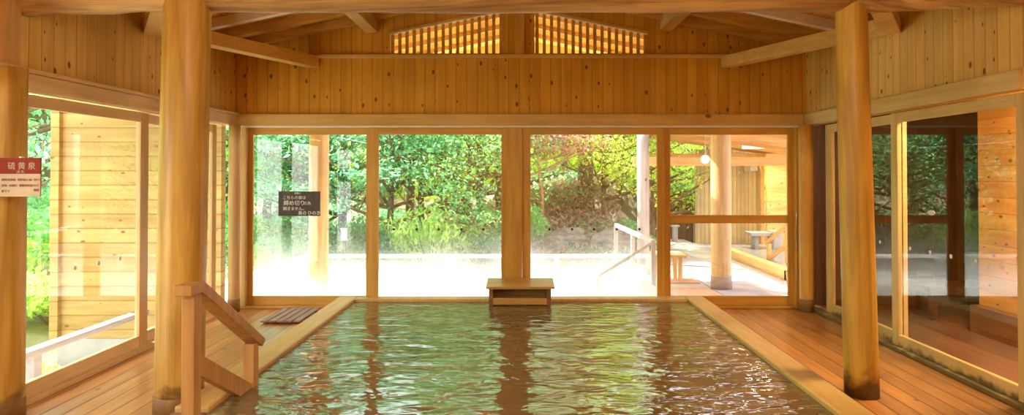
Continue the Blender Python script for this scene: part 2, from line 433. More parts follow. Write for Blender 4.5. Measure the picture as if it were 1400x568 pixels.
# ------------------------------------------------------------------ windows
def window(name, label, axis, u0, u1, t0, t1, z0=.03, z1=2.185, st=(.10, .10), top=.09, bot=.11, midrail=None,
           mats=None, dots=None, dotz=.95, dotmat=None, handle=None):
    """sliding panel in the plane of a wall; axis 'x' = lies along X at depth t, 'y' = lies along Y"""
    mz, mr = mats
    root = empty(name)
    def bx(mm, a, b, c, d):
        if axis == 'x': mm.box(a, b, t0, t1, c, d)
        else: mm.box(t0, t1, a, b, c, d)
    for (a, b) in ((u0, u0+st[0]), (u1-st[1], u1)):
        mm = MB(); bx(mm, a, b, z0, z1); mm.build('stile', mz, root, bevel=.004)
    rails = [('top_rail', z1-top, z1), ('bottom_rail', z0, z0+bot)]
    if midrail: rails.append(('middle_rail', midrail[0], midrail[1]))
    for nm, c, d in rails:
        mm = MB(); bx(mm, u0+st[0], u1-st[1], c, d); mm.build(nm, mr, root, bevel=.004)
    tm = (t0+t1)/2
    mm = MB()
    a, b, c, d = u0+st[0]-.005, u1-st[1]+.005, z0+bot-.005, z1-top+.005
    if axis == 'x': mm.box(a, b, tm-.003, tm+.003, c, d)
    else: mm.box(tm-.003, tm+.003, a, b, c, d)
    gp = mm.build('glass_pane', glass, root)
    for q in (dots or []):
        mm = MB()
        s = -1 if axis == 'x' or t0 > 0 else 1
        if axis == 'x': mm.tube([(q, tm-.0045, dotz), (q, tm-.0032, dotz)], .016, 12)
        else: mm.tube([(tm+s*.0045, q, dotz), (tm+s*.0032, q, dotz)], .018, 12)
        mm.build('safety_dot', dotmat, gp)
    if handle: handle(root)
    structure(root, label)
    return root
fm = (W['frame'], W['framex'])
bx = lambda p: (p-VX)/113.0
y0, y1 = YB-.02, YB+.02
g = window('window_1', 'garden window at far left with the dark notice on its glass', 'x', bx(333), bx(517), y0+.04, y1+.04, st=(.105, .15), mats=fm,
       dots=[bx(417), bx(447), bx(478)], dotmat=dotw)
window('window_2', 'garden window left of the centre post', 'x', bx(506), bx(698), y0-.005, y1-.005, st=(.105, .11), mats=fm,
       dots=[bx(q) for q in (539, 570, 600, 631, 661)], dotmat=dotd)
window('window_3', 'garden window right of the centre post', 'x', bx(714), bx(908), y0-.005, y1-.005, st=(.10, .09), mats=fm,
       dots=[bx(q) for q in (751, 782, 812, 843, 874)], dotmat=dotd)
def hnd(root):
    mm = MB()
    x = bx(1087); y = y0+.02
    mm.tube([(x, y, 1.17), (x, y-.045, 1.155), (x, y-.05, 1.10), (x, y-.05, .76), (x, y-.045, .705), (x, y, .69)], .011, 10)
    mm.build('door_handle', metal, root, smooth=True)
window('door_1', 'glazed door with a middle rail and steel pull handle', 'x', bx(899), bx(1093), y0+.04, y1+.04, st=(.16, .135), mats=fm,
       midrail=(1.02, 1.12), handle=hnd)
lm = (W['framel'], W['framely']); rm = (W['framer'], W['framery'])
window('window_4', 'large left side window beside the red and cream sign', 'y', 4.70, 6.36, XL-.06, XL-.02, st=(.11, .13), mats=lm, dots=[5.05,5.35,5.65,5.95], dotmat=dotw, dotz=.88)
window('window_5', 'left side window behind the thick log pillar', 'y', 6.30, 7.87, XL-.105, XL-.065, st=(.13, .10), mats=lm)
window('window_6', 'right side window behind the slim log pillar', 'y', 6.26, 7.86, XR+.065, XR+.105, st=(.12, .15), mats=rm, dots=[6.7,7.0,7.4], dotmat=dotw)
def oval(root):
    mm = MB(); mm.tube([(XR+.034, 5.78, 1.29), (XR+.0365, 5.78, 1.29)], .022, 16)
    for i, v in enumerate(mm.v): mm.v[i] = (v[0], 5.78+(v[1]-5.78)*2.4, v[2])
    mm.build('oval_sticker', dotw, root)
window('window_7', 'large right side window at the edge of the view', 'y', 4.64, 6.38, XR+.02, XR+.06, st=(.12, .11), mats=rm, dots=[4.93,5.22,5.52,5.8,6.1], dotmat=dotw, handle=oval)
window('window_8', 'left side window nearer than the far-left post', 'y', 2.3, 4.30, XL-.06, XL-.02, mats=lm)
window('window_9', 'right side window nearer than the view edge', 'y', 2.6, 4.64, XR+.065, XR+.105, mats=rm)

# round corner posts
def log_post(name, label, x, y, r, ztop, mat, foot=None, lean=(0,0), r1=None, seed=1, group=None, zb=0.0, footmat=None, cat='pillar'):
    root = empty(name)
    n = 14; r1 = r1 or r
    pts = [(x+lean[0]*i/n, y+lean[1]*i/n, zb+(ztop-zb)*i/n) for i in range(n+1)]
    rad = [r+(r1-r)*i/n for i in range(n+1)]
    mm = MB(); mm.tube(pts, rad, 40, rough=.05, seed=seed); mm.build('shaft', mat, root, smooth=True)
    if foot:
        mm = MB(); mm.tube([(x, y, zb), (x, y, zb+foot*.92), (x, y, zb+foot)], [r*1.045, r*1.04, r*1.01], 40, rough=.05, seed=seed)
        mm.build('foot', footmat or basestone, root, smooth=True)
    base(root, (x, y, zb)); tag(root, label, cat, group)
    return root
log_post('log_pillar', 'thick round log pillar rising beside the bath steps on the left', -2.37, 4.72, .157, 3.30, W['log'], foot=.11, lean=(.04, 0), r1=.153, seed=2)
log_post('log_pillar', 'slim round log pillar on the right deck beside the bath edge', 2.48, 5.0, .118, 3.30, W['logr'], foot=0, lean=(-.07, 0), r1=.107, seed=5)
log_post('log_pillar', 'round log post at the far left edge carrying the red and cream sign', -3.44, 4.48, .145, 2.32, W['log'], foot=.14, seed=3)
log_post('corner_post', 'small round post with a dark foot in the left back corner', -3.40, 8.02, .066, HZ0, W['framel'], foot=.15, seed=4)
log_post('corner_post', 'small round post with a dark foot in the right back corner', 3.34, 8.03, .08, HZ0, W['frame'], foot=.15, seed=6)

# log tie beams at the pillars
def log_beam(label, p, q, r0, r1, seed, sag=0.0):
    n = 24; pts = []; p = Vector(p); q = Vector(q); rad = []
    for i in range(n+1):
        t = i/n; c = p.lerp(q, t)
        c.z += .018*noise.noise(Vector((seed*3.1, t*3, 0))) - sag*math.sin(math.pi*t)
        pts.append(c); rad.append((r0+(r1-r0)*t)*(1+.05*noise.noise(Vector((seed, t*6, 2)))))
    mm = MB(); mm.tube(pts, rad, 32, rough=.10, seed=seed)
    return tag(mm.build('log_beam', W['logx'], smooth=True), label, 'beam')
log_beam('long crooked log tie beam between the two log pillars', (-2.33, 4.76, 2.915), (2.40, 5.0, 2.965), .15, .15, 1)
log_beam('short thick log beam from the left wall to the thick pillar', (XL, 4.72, 2.885), (-2.40, 4.72, 2.90), .165, .15, 2)
log_beam('short log beam from the slim pillar to the right wall', (2.46, 5.0, 2.955), (XR, 4.55, 2.895), .14, .14, 3)

# corner braces
def brace(label, p, q):
    mm = MB(); mm.bar(p, q, .15, .14); return tag(mm.build('corner_brace', W['brace'], bevel=.006), label, 'beam')
brace('pale diagonal brace across the left back corner of the ceiling', (XL+.06, 6.30, 2.985), (-2.53, YB, 2.975))
brace('pale diagonal brace across the right back corner of the ceiling', (XR-.06, 6.22, 2.985), (2.46, YB, 2.975))
brace('short brace from the left wall to the log beam', (XL+.06, 6.26, 2.97), (-2.55, 4.86, 2.97))
brace('short brace from the right wall to the log beam', (XR-.06, 6.20, 2.97), (2.66, 5.10, 2.97))

# purlins
def purlin(label, x, z0, z1, w=.15):
    mm = MB(); mm.box(x-w/2, x+w/2, -1.6, YB-.02, z0, z1); return tag(mm.build('purlin', W['purlin'], bevel=.006), label, 'beam')
purlin('purlin running front to back under the left roof slope', -1.83, 3.33, 3.50)
purlin('purlin running front to back under the right roof slope', 1.73, 3.35, 3.52)
mm = MB(); mm.box(RC-.08, RC+.08, -1.6, YB-.02, 3.72, RIDGE-.06)
tag(mm.build('ridge_beam', W['purlin'], bevel=.006), 'ridge beam under the peak of the ceiling', 'beam')

# rafters
ordn = ['nearest the gable wall', 'second from the gable wall', 'third from the gable wall', 'fourth from the gable wall', 'fifth from the gable wall',
        'sixth from the gable wall', 'seventh from the gable wall', 'eighth from the gable wall']
for s, side in ((-1, 'left'), (1, 'right')):
    for i in range(8):
        y = 8.12 - i*.5
        xe = XL if s < 0 else XR
        x0_ = RC; zc = .055
        mm = MB()
        mm.prism([(x0_, RIDGE-.10), (xe, roofz(xe)-.10), (xe, roofz(xe)-.002), (x0_, RIDGE-.002)], 'y', y-.045, y+.045)
        mat = W['raft']
        if i == 2: mat = W['beam_y']
        tag(mm.build('rafter', mat), '%srafter under the %s roof slope, %s' % ('paler ' if i == 2 else '', side, ordn[i]), 'rafter', 'rafters under the gable ceiling')
for s, side in ((-1, 'left'), (1, 'right')):
    for i in range(4):
        y = 8.75 + i*.72
        xe = XL-1.75 if s < 0 else XR+.9
        mm = MB()
        mm.prism([(RC, RIDGE-.07), (xe, roofz(xe)-.07), (xe, roofz(xe)-.002), (RC, RIDGE-.002)], 'y', y-.03, y+.03)
        tag(mm.build('porch_rafter', W['palex']), 'outdoor rafter beyond the %s lattice window, %s' % (side, ordn[i]), 'rafter', 'rafters of the outer porch roof')

# lattice windows
def lattice(label, x0, x1):
    root = empty('lattice_window')
    mm = MB()
    t = .04
    mm.prism([(x0, LZ), (x1, LZ), (x1, LZ+.03), (x0, LZ+.03)], 'y', YB+.01, YB+.08)
    mm.build('bottom_rail', W['raft'], root)
    mm = MB()
    mm.prism([(x0, ltop(x0)-.02), (x1, ltop(x1)-.02), (x1, ltop(x1)+.012), (x0, ltop(x0)+.012)], 'y', YB-.03, YB+.08)
    mm.build('top_rail', W['beam_x'], root, bevel=.003)
    mm = MB()
    n = 15
    inner_low = x0 if x0 < 0 else x1
    w = abs(x1-x0)-.05
    for i in range(n+1):
        x = x0+.02 + (w)*i/n
        top = min(ltop(x-.02), ltop(x+.02))
        mm.box(x-.008, x+.032, YB+.03, YB+.06, LZ+.02, top-.005)
    mm.build('slats', W['raft'], root)
    # closed board at the outer, lower end
    base(root, ((x0+x1)/2, YB, LZ)); tag(root, label, 'window', 'lattice windows in the gable')
    return root
lattice('slatted lattice window left of the gable centre board', a0, a1)
lattice('slatted lattice window right of the gable centre board', b0, b1)

# ------------------------------------------------------------------ bath
CW, CZ, WZ = .22, .15, .118
YE = 4.31
m = MB()
m.box(PX0-CW, PX0, YE, PY1+CW-.02, -.02, CZ)
m.box(PX1, PX1+CW, PY0-CW, PY1+CW-.02, -.02, CZ)
m.box(PX0, PX1, PY1, PY1+CW-.02, -.02, CZ)
m.box(PX0-CW, PX1, PY0-CW, PY0, -.02, CZ)
tag(m.build('bath_coping', W['cope'], bevel=.012), 'pale wooden coping boards framing the indoor bath', 'pool edge')
m = MB()
m.box(PX0-CW+.02, PX0+.0, PY0-.1, PY1+.1, -.9, -.021); m.box(PX1, PX1+.18, PY0-.1, PY1+.1, -.9, -.021)
m.box(PX0, PX1, PY1, PY1+.12, -.9, -.021); m.box(PX0, PX1, PY0-.12, PY0, -.9, -.021)
m.box(PX0-.1, PX1+.1, PY0-.1, PY1+.1, -1.0, -.9)
structure(m.build('floor_bath_basin', W['spoutd']), 'dark wooden basin of the bath')
m = MB()
m.box(PX0-CW, PX0, PY0, YE-.02, -.02, .125)
tag(m.build('entry_step', W['duck'], bevel=.01), 'dark wet step board at the bath entry beside the handrail', 'step')
m = MB()
nx, ny = 2, 2
m.v = [(PX0, PY0, WZ), (PX1, PY0, WZ), (PX1, PY1, WZ), (PX0, PY1, WZ), (PX0, PY0, -.89), (PX1, PY0, -.89), (PX1, PY1, -.89), (PX0, PY1, -.89)]
m.f = [(0,1,2,3), (7,6,5,4), (0,4,5,1), (1,5,6,2), (2,6,7,3), (3,7,4,0)]
tag(m.build('bath_water', water_m), 'rippling brown hot-spring water filling the indoor bath', 'water', kind='stuff')

# spout box
root = empty('spout_box')
sx0, sx1 = -.40, .33
sy0, sy1 = 7.76, 8.16
mm = MB(); mm.prism([(7.70, .315), (8.17, .345), (8.17, .372), (7.70, .342)], 'x', sx0-.02, sx1+.03); mm.build('lid', W['spout'], root, bevel=.004)
for a_, b_ in ((sx0+.01, sx0+.06), (sx1-.06, sx1-.01)):
    mm = MB(); mm.box(a_, b_, sy0, sy1, -.0, .318); mm.build('side_panel', W['spoutd'], root, bevel=.004)
mm = MB(); mm.box(sx0+.06, sx1-.06, sy0+.22, sy0+.25, .0, .32); mm.build('back_panel', W['spoutd'], root)
mm = MB(); mm.box(sx0+.06, sx1-.06, sy0-.005, sy0+.22, .13, .205); mm.build('spill_board', W['spout'], root, bevel=.006)
mm = MB(); mm.box(sx0+.06, sx1-.06, sy0+.03, sy0+.20, .0, .13); mm.build('front_panel', W['spoutd'], root)
base(root, (0, 7.95, .1)); tag(root, 'low wooden spout box with a lid at the back of the bath', 'water spout')

# handrail at bath entry
root = empty('bath_handrail')
HX = -1.93
def P(yv, z): return (HX, yv, z)
mm = MB(); mm.box(HX-.038, HX+.038, 3.93, 4.02, -.89, .93); mm.build('post', W['hand'], root, bevel=.005)
mm = MB(); mm.box(HX-.038, HX+.038, 4.80, 4.89, -.89, .42); mm.build('post', W['hand'], root, bevel=.005)
mm = MB(); mm.prism([(3.86, .925), (4.0, .925), (4.93, .375), (4.98, .40), (4.98, .42), (4.03, .985), (3.86, .985)], 'x', HX-.052, HX+.052); mm.build('top_rail', W['hand'], root, bevel=.005)
mm = MB(); mm.bar((HX, 4.02, .50), (HX, 4.86, .05), .045, .115); mm.build('lower_rail', W['hand'], root, bevel=.005)
base(root, (HX, 4.4, -.89)); tag(root, 'sloping wooden handrail with two posts at the bath steps', 'handrail')

# duckboard
root = empty('duckboard')
for i in range(5):
    mm = MB(); x = -2.83+i*.088; mm.box(x, x+.076, 7.34, 8.10, .018, .036); mm.build('slat', W['duck'], root, bevel=.003)
for y in (7.42, 7.95):
    mm = MB(); mm.box(-2.82, -2.41, y, y+.05, 0, .018); mm.build('batten', W['duck'], root)
base(root, (-2.6, 7.7, 0)); tag(root, 'small dark slatted duckboard on the deck left of the bath', 'duckboard')

# ------------------------------------------------------------------ signs
def text_obj(body, size, mat, parent, mtx, align='LEFT', name='lettering', ext=.0008):
    cu = bpy.data.curves.new('t', 'FONT'); cu.body = body; cu.size = size; cu.align_x = align; cu.extrude = ext; cu.resolution_u = 3
    to = bpy.data.objects.new('t', cu); col.objects.link(to)
    dg = bpy.context.evaluated_depsgraph_get()
    me = bpy.data.meshes.new_from_object(to.evaluated_get(dg))
    bpy.data.objects.remove(to); bpy.data.curves.remove(cu)
    o = bpy.data.objects.new(name, me); col.objects.link(o); o.parent = parent
    me.materials.clear(); me.materials.append(mat)
    me.transform(mtx)
    return o
# cream and red sign facing the viewer, on the far-left post
root = empty('spring_sign')
SY = 4.315; k = F/SY
X0, X1 = (-1-VX)/k, (56-VX)/k
Z1, Z0 = EYE+(VY-216)/k, EYE+(VY-269)/k; ZM = EYE+(VY-238)/k
mm = MB(); mm.box(X0, X1, SY-.006, SY+.006, Z0, ZM); mm.build('lower_panel', signcream, root)
mm = MB(); mm.box(X0, X1, SY-.006, SY+.006, ZM, Z1); mm.build('upper_panel', signred, root)
mm = MB(); mm.box((X0+X1)/2-.006, (X0+X1)/2+.006, SY+.0, SY+.03, Z1-.02, Z1+.006); mm.build('hook', metal, root)
def st(body, px, py, size, mat):
    return text_obj(body, size, mat, root, Matrix.Translation(((px-VX)/k, SY-.0075, EYE+(VY-py)/k)) @ Matrix.Rotation(math.pi/2, 4, 'X'))
tx = st('硫 黄 泉', 11.5, 231, .050, signcream)
st('(泉 質)', 23.5, 236.5, .018, signcream)
st('慢性皮膚病  慢性婦人病  切り傷  糖', 3.5, 247.5, .0182, signink)
st('尿病  高血圧  動脈硬化症など  適応', 3.5, 255.2, .0182, signink)
st('症です', 3.5, 263, .0182, signink); st('効能', 47, 261.5, .0182, signink)
base(root, ((X0+X1)/2, SY, Z0)); tag(root, 'red and cream notice board hung on the far-left post', 'sign')
# dark notice on the garden window
root = empty('door_notice')
SY = YB+.02; k = F/SY
qx = lambda p: (p-VX)/k
qz = lambda p: EYE+(VY-p)/k
mm = MB(); mm.box(qx(381), qx(438), SY-.006, SY+.006, qz(295.5), qz(262)); mm.build('panel', signdark, root, bevel=.002)
def st2(body, px, py, size):
    return text_obj(body, size, signwhite, root, Matrix.Translation((qx(px), SY-.0075, qz(py))) @ Matrix.Rotation(math.pi/2, 4, 'X'))
st2('お願い', 402.5, 265.6, .028)
st2('こちらの扉は', 387, 272.3, .047)
st2('締め切り', 388, 280.4, .066); st2('の為', 415, 280, .047)
st2('開きません。', 387.5, 287.3, .047)
st2('奥の', 408, 293.5, .052); st2('ひのき', 421, 293.5, .052)
for p_ in (390, 429):
    mm = MB(); mm.tube([(qx(p_), SY+.006, qz(266)), (qx(p_), SY+.0165, qz(266))], .01, 10); mm.build('suction_pad', greyp, root)
base(root, (qx(410), SY, qz(295.5))); tag(root, 'dark brown notice with white writing on the far-left garden window', 'sign')

# ------------------------------------------------------------------ unseen lamps added to light the room
def added_ceiling_lamp(label, x, y, z, w, l, e, c=(1,.88,.66)):  # fixture and area light added out of view to brighten the room
    root = empty('added_ceiling_light')
    mm = MB(); mm.box(x-w/2, x+w/2, y-l/2, y+l/2, z, z+.05); mm.build('housing', W['raft'], root)
    mm = MB(); mm.box(x-w/2+.03, x+w/2-.03, y-l/2+.03, y+l/2-.03, z-.012, z); mm.build('diffuser', lampd, root)
    mm = MB(); mm.box(x-.02, x+.02, y-.02, y+.02, z+.05, roofz(x)-.0); mm.build('stem', W['raft'], root)
    base(root, (x, y, z)); tag(root, label, 'ceiling light')
    la = bpy.data.lights.new('room_fill', 'AREA'); la.shape = 'RECTANGLE'; la.size = w; la.size_y = l; la.energy = e; la.color = c
    lo = bpy.data.objects.new('room_fill', la); col.objects.link(lo); lo.location = (x, y, z-.02)
    return lo
LE = 70
def pendant(label, x, y, z, e):  # globe and point light added out of view to brighten the upper walls
    root = empty('added_pendant')
    mm = MB(); mm.sphere((x, y, z), .15, 24); mm.build('globe', globe_m, root, smooth=True)
    mm = MB(); mm.tube([(x, y, z+.14), (x, y, roofz(x)-.0)], .008, 8); mm.build('cord', metal, root)
    base(root, (x, y, z-.15)); tag(root, label, 'lamp')
    la = bpy.data.lights.new('pendant_fill', 'POINT'); la.shadow_soft_size = .17; la.energy = e; la.color = (1,.88,.64)
    lo = bpy.data.objects.new('pendant_fill', la); col.objects.link(lo); lo.location = (x, y, z)
pendant('added white globe fill pendant over the left side of the bath', -1.3, 2.2, 2.72, 170)
pendant('added white globe fill pendant over the right side of the bath', 1.2, 2.2, 2.72, 170)
added_ceiling_lamp('added long fill light under the ceiling near the front wall', 0, -.3, 2.9, 1.6, .8, 130)

# ------------------------------------------------------------------ annex on the right
AX = 4.75
m = MB(); m.box(XR+.10, 9.0, -1.6, 8.8, -.25, -.02); structure(m.build('floor_annex', W['darkf']), 'brown plank floor of the room beyond the right windows')
m = MB(); m.box(AX, AX+.12, 1.0, 7.1, -.02, 3.2); structure(m.build('wall_annex_side', W['sidingd']), 'bright orange knotty plank wall beyond the right window')
m = MB(); m.box(AX-.10, AX-.001, 1.0, 7.1, -.02, .26); structure(m.build('baseboard_annex', W['darkf'], bevel=.004), 'low ledge along the orange plank wall')
m = MB(); m.box(XR+.10, 9.0, 8.5, 8.62, -.02, 3.2); structure(m.build('wall_annex_back', W['dark']), 'dark brown wall beyond the right windows')
m = MB(); m.box(8.9, 9.0, -1.6, 8.5, -.02, 3.2); structure(m.build('wall_annex_outer', W['dark']), 'dark outer wall of the annex')
m = MB(); m.box(XR+.12, 9.0, -1.6, 8.62, 2.75, 2.85); structure(m.build('ceiling_annex', W['dark']), 'dark ceiling of the annex')
m = MB(); m.box(XR+.12, 9.0, -1.72, -1.6, -.02, 3.2); structure(m.build('wall_annex_front', W['dark']), 'dark front wall of the annex')
def bench(label, x0, x1, y0_, y1_, zt, zb, mat, name='bench', cat='bench', th=.05):
    root = empty(name)
    mm = MB(); mm.box(x0, x1, y0_, y1_, zt-th, zt); mm.build('seat', mat, root, bevel=.005)
    i = .06
    for (a, b) in ((x0+i, y0_+i), (x1-i-.07, y0_+i), (x0+i, y1_-i-.07), (x1-i-.07, y1_-i-.07)):
        mm = MB(); mm.box(a, a+.07, b, b+.07, zb, zt-th); mm.build('leg', mat, root, bevel=.004)
    base(root, ((x0+x1)/2, (y0_+y1_)/2, zb)); tag(root, label, cat)
    return root
bench('dark low bench in the shaded room beyond the right windows', 4.5, 6.4, 7.55, 8.05, .36, -.02, W['dark'], th=.08)
la = bpy.data.lights.new('annex_fill', 'AREA'); la.size = .5; la.energy = 140; la.color = (1,.75,.45)  # unseen lamp added to light the orange plank wall
lo = bpy.data.objects.new('annex_fill', la); col.objects.link(lo); lo.location = (4.1, 5.0, 2.70)
root = empty('added_annex_light'); mm = MB(); mm.box(3.85, 4.35, 4.75, 5.25, 2.715, 2.75); mm.build('housing', lampd, root)
base(root, (4.1, 5, 2.715)); tag(root, 'added flat fill light in the room beyond the right windows', 'ceiling light')

# ------------------------------------------------------------------ outside
G = -.30
def gz(x, y):
    """garden ground height"""
    z = -.75
    d = max(0, y-14.2)
    bank = math.exp(-((x-1.6)/2.6)**2)
    z += min(.5+1.25*bank, d*.5) + max(0, d-2.5)*.10
    if x > 2.4 and y < 20.3: z = -.9
    if x < -5.0: z += min(1.2, (-5.0-x)*.22)
    z += .12*noise.noise(Vector((x*.5, y*.5, 0)))
    return z
def grid(x0, x1, y0_, y1_, nx, ny, fz, skip=None):
    mm = MB()
    for j in range(ny+1):
        for i in range(nx+1):
            x = x0+(x1-x0)*i/nx; y = y0_+(y1_-y0_)*j/ny
            mm.v.append((x, y, fz(x, y)))
    for j in range(ny):
        for i in range(nx):
            a = j*(nx+1)+i
            mm.f.append((a, a+1, a+nx+2, a+nx+1))
    return mm
structure(grid(-26, 26, 13.3, 44, 60, 50, gz).build('ground_hillside', soil, smooth=True), 'brown wooded bank rising behind the bath')
structure(grid(-26, -4.45, -6, 13.3, 30, 30, gz).build('ground_left_garden', gravel, smooth=True), 'pale garden ground beyond the left windows')
structure(MB().box(3.9, 26, 8.8, 13.3, -1.2, G-.02).build('ground_right', stone), 'ground right of the patio')

# patio of pale stone along the building and on the right
m = MB(); m.box(-4.45, 2.2, YB+.12, 8.95, -1.0, G); m.box(2.2, 4.72, YB+.12, 21, -1.0, G)
structure(m.build('floor_patio', stonew), 'pale stone patio outside the garden windows')
m = MB(); m.box(4.72, 10.6, 17.2, 19.0, -1.0, G); m.box(6.3, 10.6, 12.1, 17.2, -1.0, G)
structure(m.build('floor_patio_far', stone), 'stone floor round the small bath under the patio roof')
m = MB(); m.box(3.15, 3.95, 9.0, 20, G, G+.012)
structure(m.build('floor_path', stone), 'pale lilac stone path on the patio')
for i in range(7):
    mm = MB(); y = 9.2+i*1.35
    mm.box(2.35, 3.1, y, y+.9, G, G+.02)
    tag(mm.build('boardwalk_panel', W['walk'], bevel=.004), 'peach wooden walkway panel on the patio, %s' % ['nearest the glazed door','second from the door','third from the door','fourth from the door','fifth from the door','sixth from the door','farthest from the door'][i], 'walkway', 'walkway panels on the patio')
# outdoor bath
m = MB(); m.box(-4.05, 2.1, 9.05, 12.8, -.9, G-.03)
tag(m.build('outdoor_bath_water', milky_m), 'milky white steaming water of the outdoor bath', 'water', kind='stuff')
m = MB()
m.box(-4.2, 2.25, 8.93, 9.08, -.9, G+.05); m.box(-4.2, 2.25, 12.75, 13.3, -.9, G+.03); m.box(-4.45, -4.02, 9.08, 12.75, -.9, G+.03); m.box(2.05, 2.2, 9.08, 12.75, -.9, G+.05)
tag(m.build('outdoor_bath_edge', stonew, bevel=.02), 'pale stone edge around the outdoor bath', 'pool edge')
# low railing
def rail_obj(label, p, q, posts, zt=.08, zb=-.9, w=.12, name='garden_railing', mat=None):
    mat = mat or W['greyx']
    root = empty(name)
    mm = MB(); mm.bar((p[0], p[1], zt-.03), (q[0], q[1], zt-.03), w, .06); mm.build('rail', mat, root, bevel=.008)
    for t in posts:
        x = p[0]+(q[0]-p[0])*t; y = p[1]+(q[1]-p[1])*t
        mm = MB(); mm.box(x-.05, x+.05, y-.05, y+.05, zb, zt-.06); mm.build('post', mat, root, bevel=.006)
    base(root, ((p[0]+q[0])/2, (p[1]+q[1])/2, zb)); tag(root, label, 'railing')
rail_obj('white weathered railing across the far side of the outdoor bath', (-4.15, 13.0), (2.5, 13.0), (.03, .42, .72, .985))
rail_obj('white weathered railing along the left side of the outdoor bath', (-4.28, 8.5), (-4.15, 12.93), (.06, .35, .66, .95))
rail_obj('pale grey railing outside the large left side window', (-4.36, 3.2), (-4.30, 7.75), (.2, .62, .985), mat=W['greyd'])

# wing wall outside left
m = MB(); m.box(-5.52, XL-.12, 8.12, 8.24, -.34, 3.05)
root = empty('wing_wall'); m.build('siding', W['siding'], root)
mm = MB(); mm.box(-5.60, -5.50, 8.06, 8.27, -.34, 3.05); mm.build('corner_board', W['siding'], root)
mm = MB(); mm.box(-5.52, XL-.12, 8.10, 8.26, -1.0, -.34); mm.build('plinth', stone, root)
base(root, (-4.5, 8.18, -1.0)); tag(root, 'yellow plank siding wall outside the left windows', 'wall')

# outdoor pillars
log_post('porch_pillar', 'pale round pillar outside the far-left garden window', -3.32, 11.08, .153, 3.22, W['pale'], foot=.20, zb=G, footmat=basestone2, seed=11)
log_post('porch_pillar', 'pale round pillar with a stone foot outside the glazed door', 3.30, 11.35, .165, 2.67, W['pale'], foot=.24, r1=.16, zb=G, footmat=basestone2, seed=12)
log_post('porch_pillar', 'greyish round pillar outside the window right of centre', 2.56, 14.5, .125, 2.6, W['grey'], foot=.2, zb=G-.4, footmat=basestone2, seed=13)

# outdoor stair handrail (bleached)
def at(px, py, d): return Vector(((px-VX)*d/F, d, EYE+(VY-py)*d/F))
root = empty('stair_handrail')
A, B, C_ = at(842, 308, 14.0), at(893, 331, 11.6), at(818, 378, 11.9)
mm = MB(); mm.bar(A, B, .07, .07); mm.build('rail', W['grey'], root, bevel=.006)
mm = MB(); mm.bar(B, C_, .05, .05); mm.build('rail', W['grey'], root, bevel=.006)
for (q, n_) in ((A, 0), (B, 1), (A.lerp(B, .5), 2), (C_, 3)):
    mm = MB(); mm.box(q.x-.035, q.x+.035, q.y-.035, q.y+.035, -.6, q.z); mm.build('post', W['grey'], root, bevel=.005)
base(root, (B.x, B.y, -.6)); tag(root, 'weathered grey stair handrail outside the window right of centre', 'handrail')

# garden lantern post beside the left pillar
root = empty('garden_lamp')
q = at(471, 322, 13.8)
mm = MB(); mm.box(q.x-.03, q.x+.03, q.y-.03, q.y+.03, -.75, q.z-.1); mm.build('post', plain('lamp_post_black', (.05,.05,.05)), root)
mm = MB(); mm.box(q.x-.055, q.x+.055, q.y-.055, q.y+.055, q.z-.1, q.z+.13); mm.build('lamp_shade', dotw, root, bevel=.01)
mm = MB(); mm.box(q.x-.07, q.x+.07, q.y-.07, q.y+.07, q.z+.13, q.z+.15); mm.build('cap', metal, root)
base(root, (q.x, q.y, -.75)); tag(root, 'small white garden lamp on a post behind the railing', 'lamp')

# pavilion on the right
proof = lambda x: 2.78 - .135*(x-2.6)
m = MB(); m.prism([(2.55, proof(2.55)), (8.6, proof(8.6)), (8.6, proof(8.6)+.06), (2.55, proof(2.55)+.06)], 'y', 11.0, 18.7)
tag(m.build('pavilion_roof', W['paley']), 'boarded sloping roof over the patio beyond the glazed door', 'roof')
for i in range(8):
    y = 11.72+i*.93
    mm = MB(); mm.prism([(2.6, proof(2.6)-.11), (8.5, proof(8.5)-.11), (8.5, proof(8.5)-.002), (2.6, proof(2.6)-.002)], 'y', y-.04, y+.04)
    tag(mm.build('pavilion_rafter', W['palex']), 'pale sloping rafter of the patio roof, %s' % ['nearest the glazed door','second from the door','third from the door','fourth from the door','fifth from the door','sixth from the door','seventh from the door','farthest from the door'][i], 'rafter', 'rafters of the patio roof')
m = MB(); m.box(2.5, 8.0, 15.4, 15.55, 1.80, 2.0); tag(m.build('pavilion_beam', W['palex'], bevel=.008), 'horizontal beam across the patio behind the round lamp', 'beam')
m = MB(); m.box(3.2, 8.0, 17.9, 18.05, 2.0, 2.16); tag(m.build('pavilion_beam', W['palex'], bevel=.008), 'upper horizontal beam over the slatted wall', 'beam')
m = MB(); m.box(4.25, 4.37, 15.4, 15.52, 2.0, proof(4.3)-.11); tag(m.build('strut', W['palex'], bevel=.005), 'short upright strut above the patio beam', 'strut')
m = MB(); m.box(4.77, 6.62, 18.8, 18.9, G-.2, 2.3); tag(m.build('slatted_wall', W['slat']), 'pale yellow slatted wall at the back of the patio', 'wall')
m = MB(); m.box(6.5, 6.6, 18.6, 18.8, G-.2, 2.25); tag(m.build('wall_post', W['palex'], bevel=.006), 'orange post at the right end of the slatted wall', 'post')
m = MB(); m.box(6.2, 10.5, 17.3, 17.42, G-.2, 2.15); 
wallk = wood('knotty_wall', (.90,.56,.20), (.78,.40,.10), 'x', 'z', .2, knots=.8, rough=.6, var=.1, gap=(.45,.22,.06))
tag(m.build('plank_wall', wallk), 'orange knotty plank wall at the right of the patio', 'wall')
m = MB(); m.box(4.05, 5.0, 20.0, 20.06, G-.2, 1.12); tag(m.build('garden_fence', W['fence']), 'dark brown board fence seen through the glazed door', 'fence')
m = MB(); m.box(5.05, 5.2, 19.9, 20.06, G-.2, 1.18); tag(m.build('fence_post', W['fence'], bevel=.006), 'dark brown fence post beside the slatted wall', 'post')
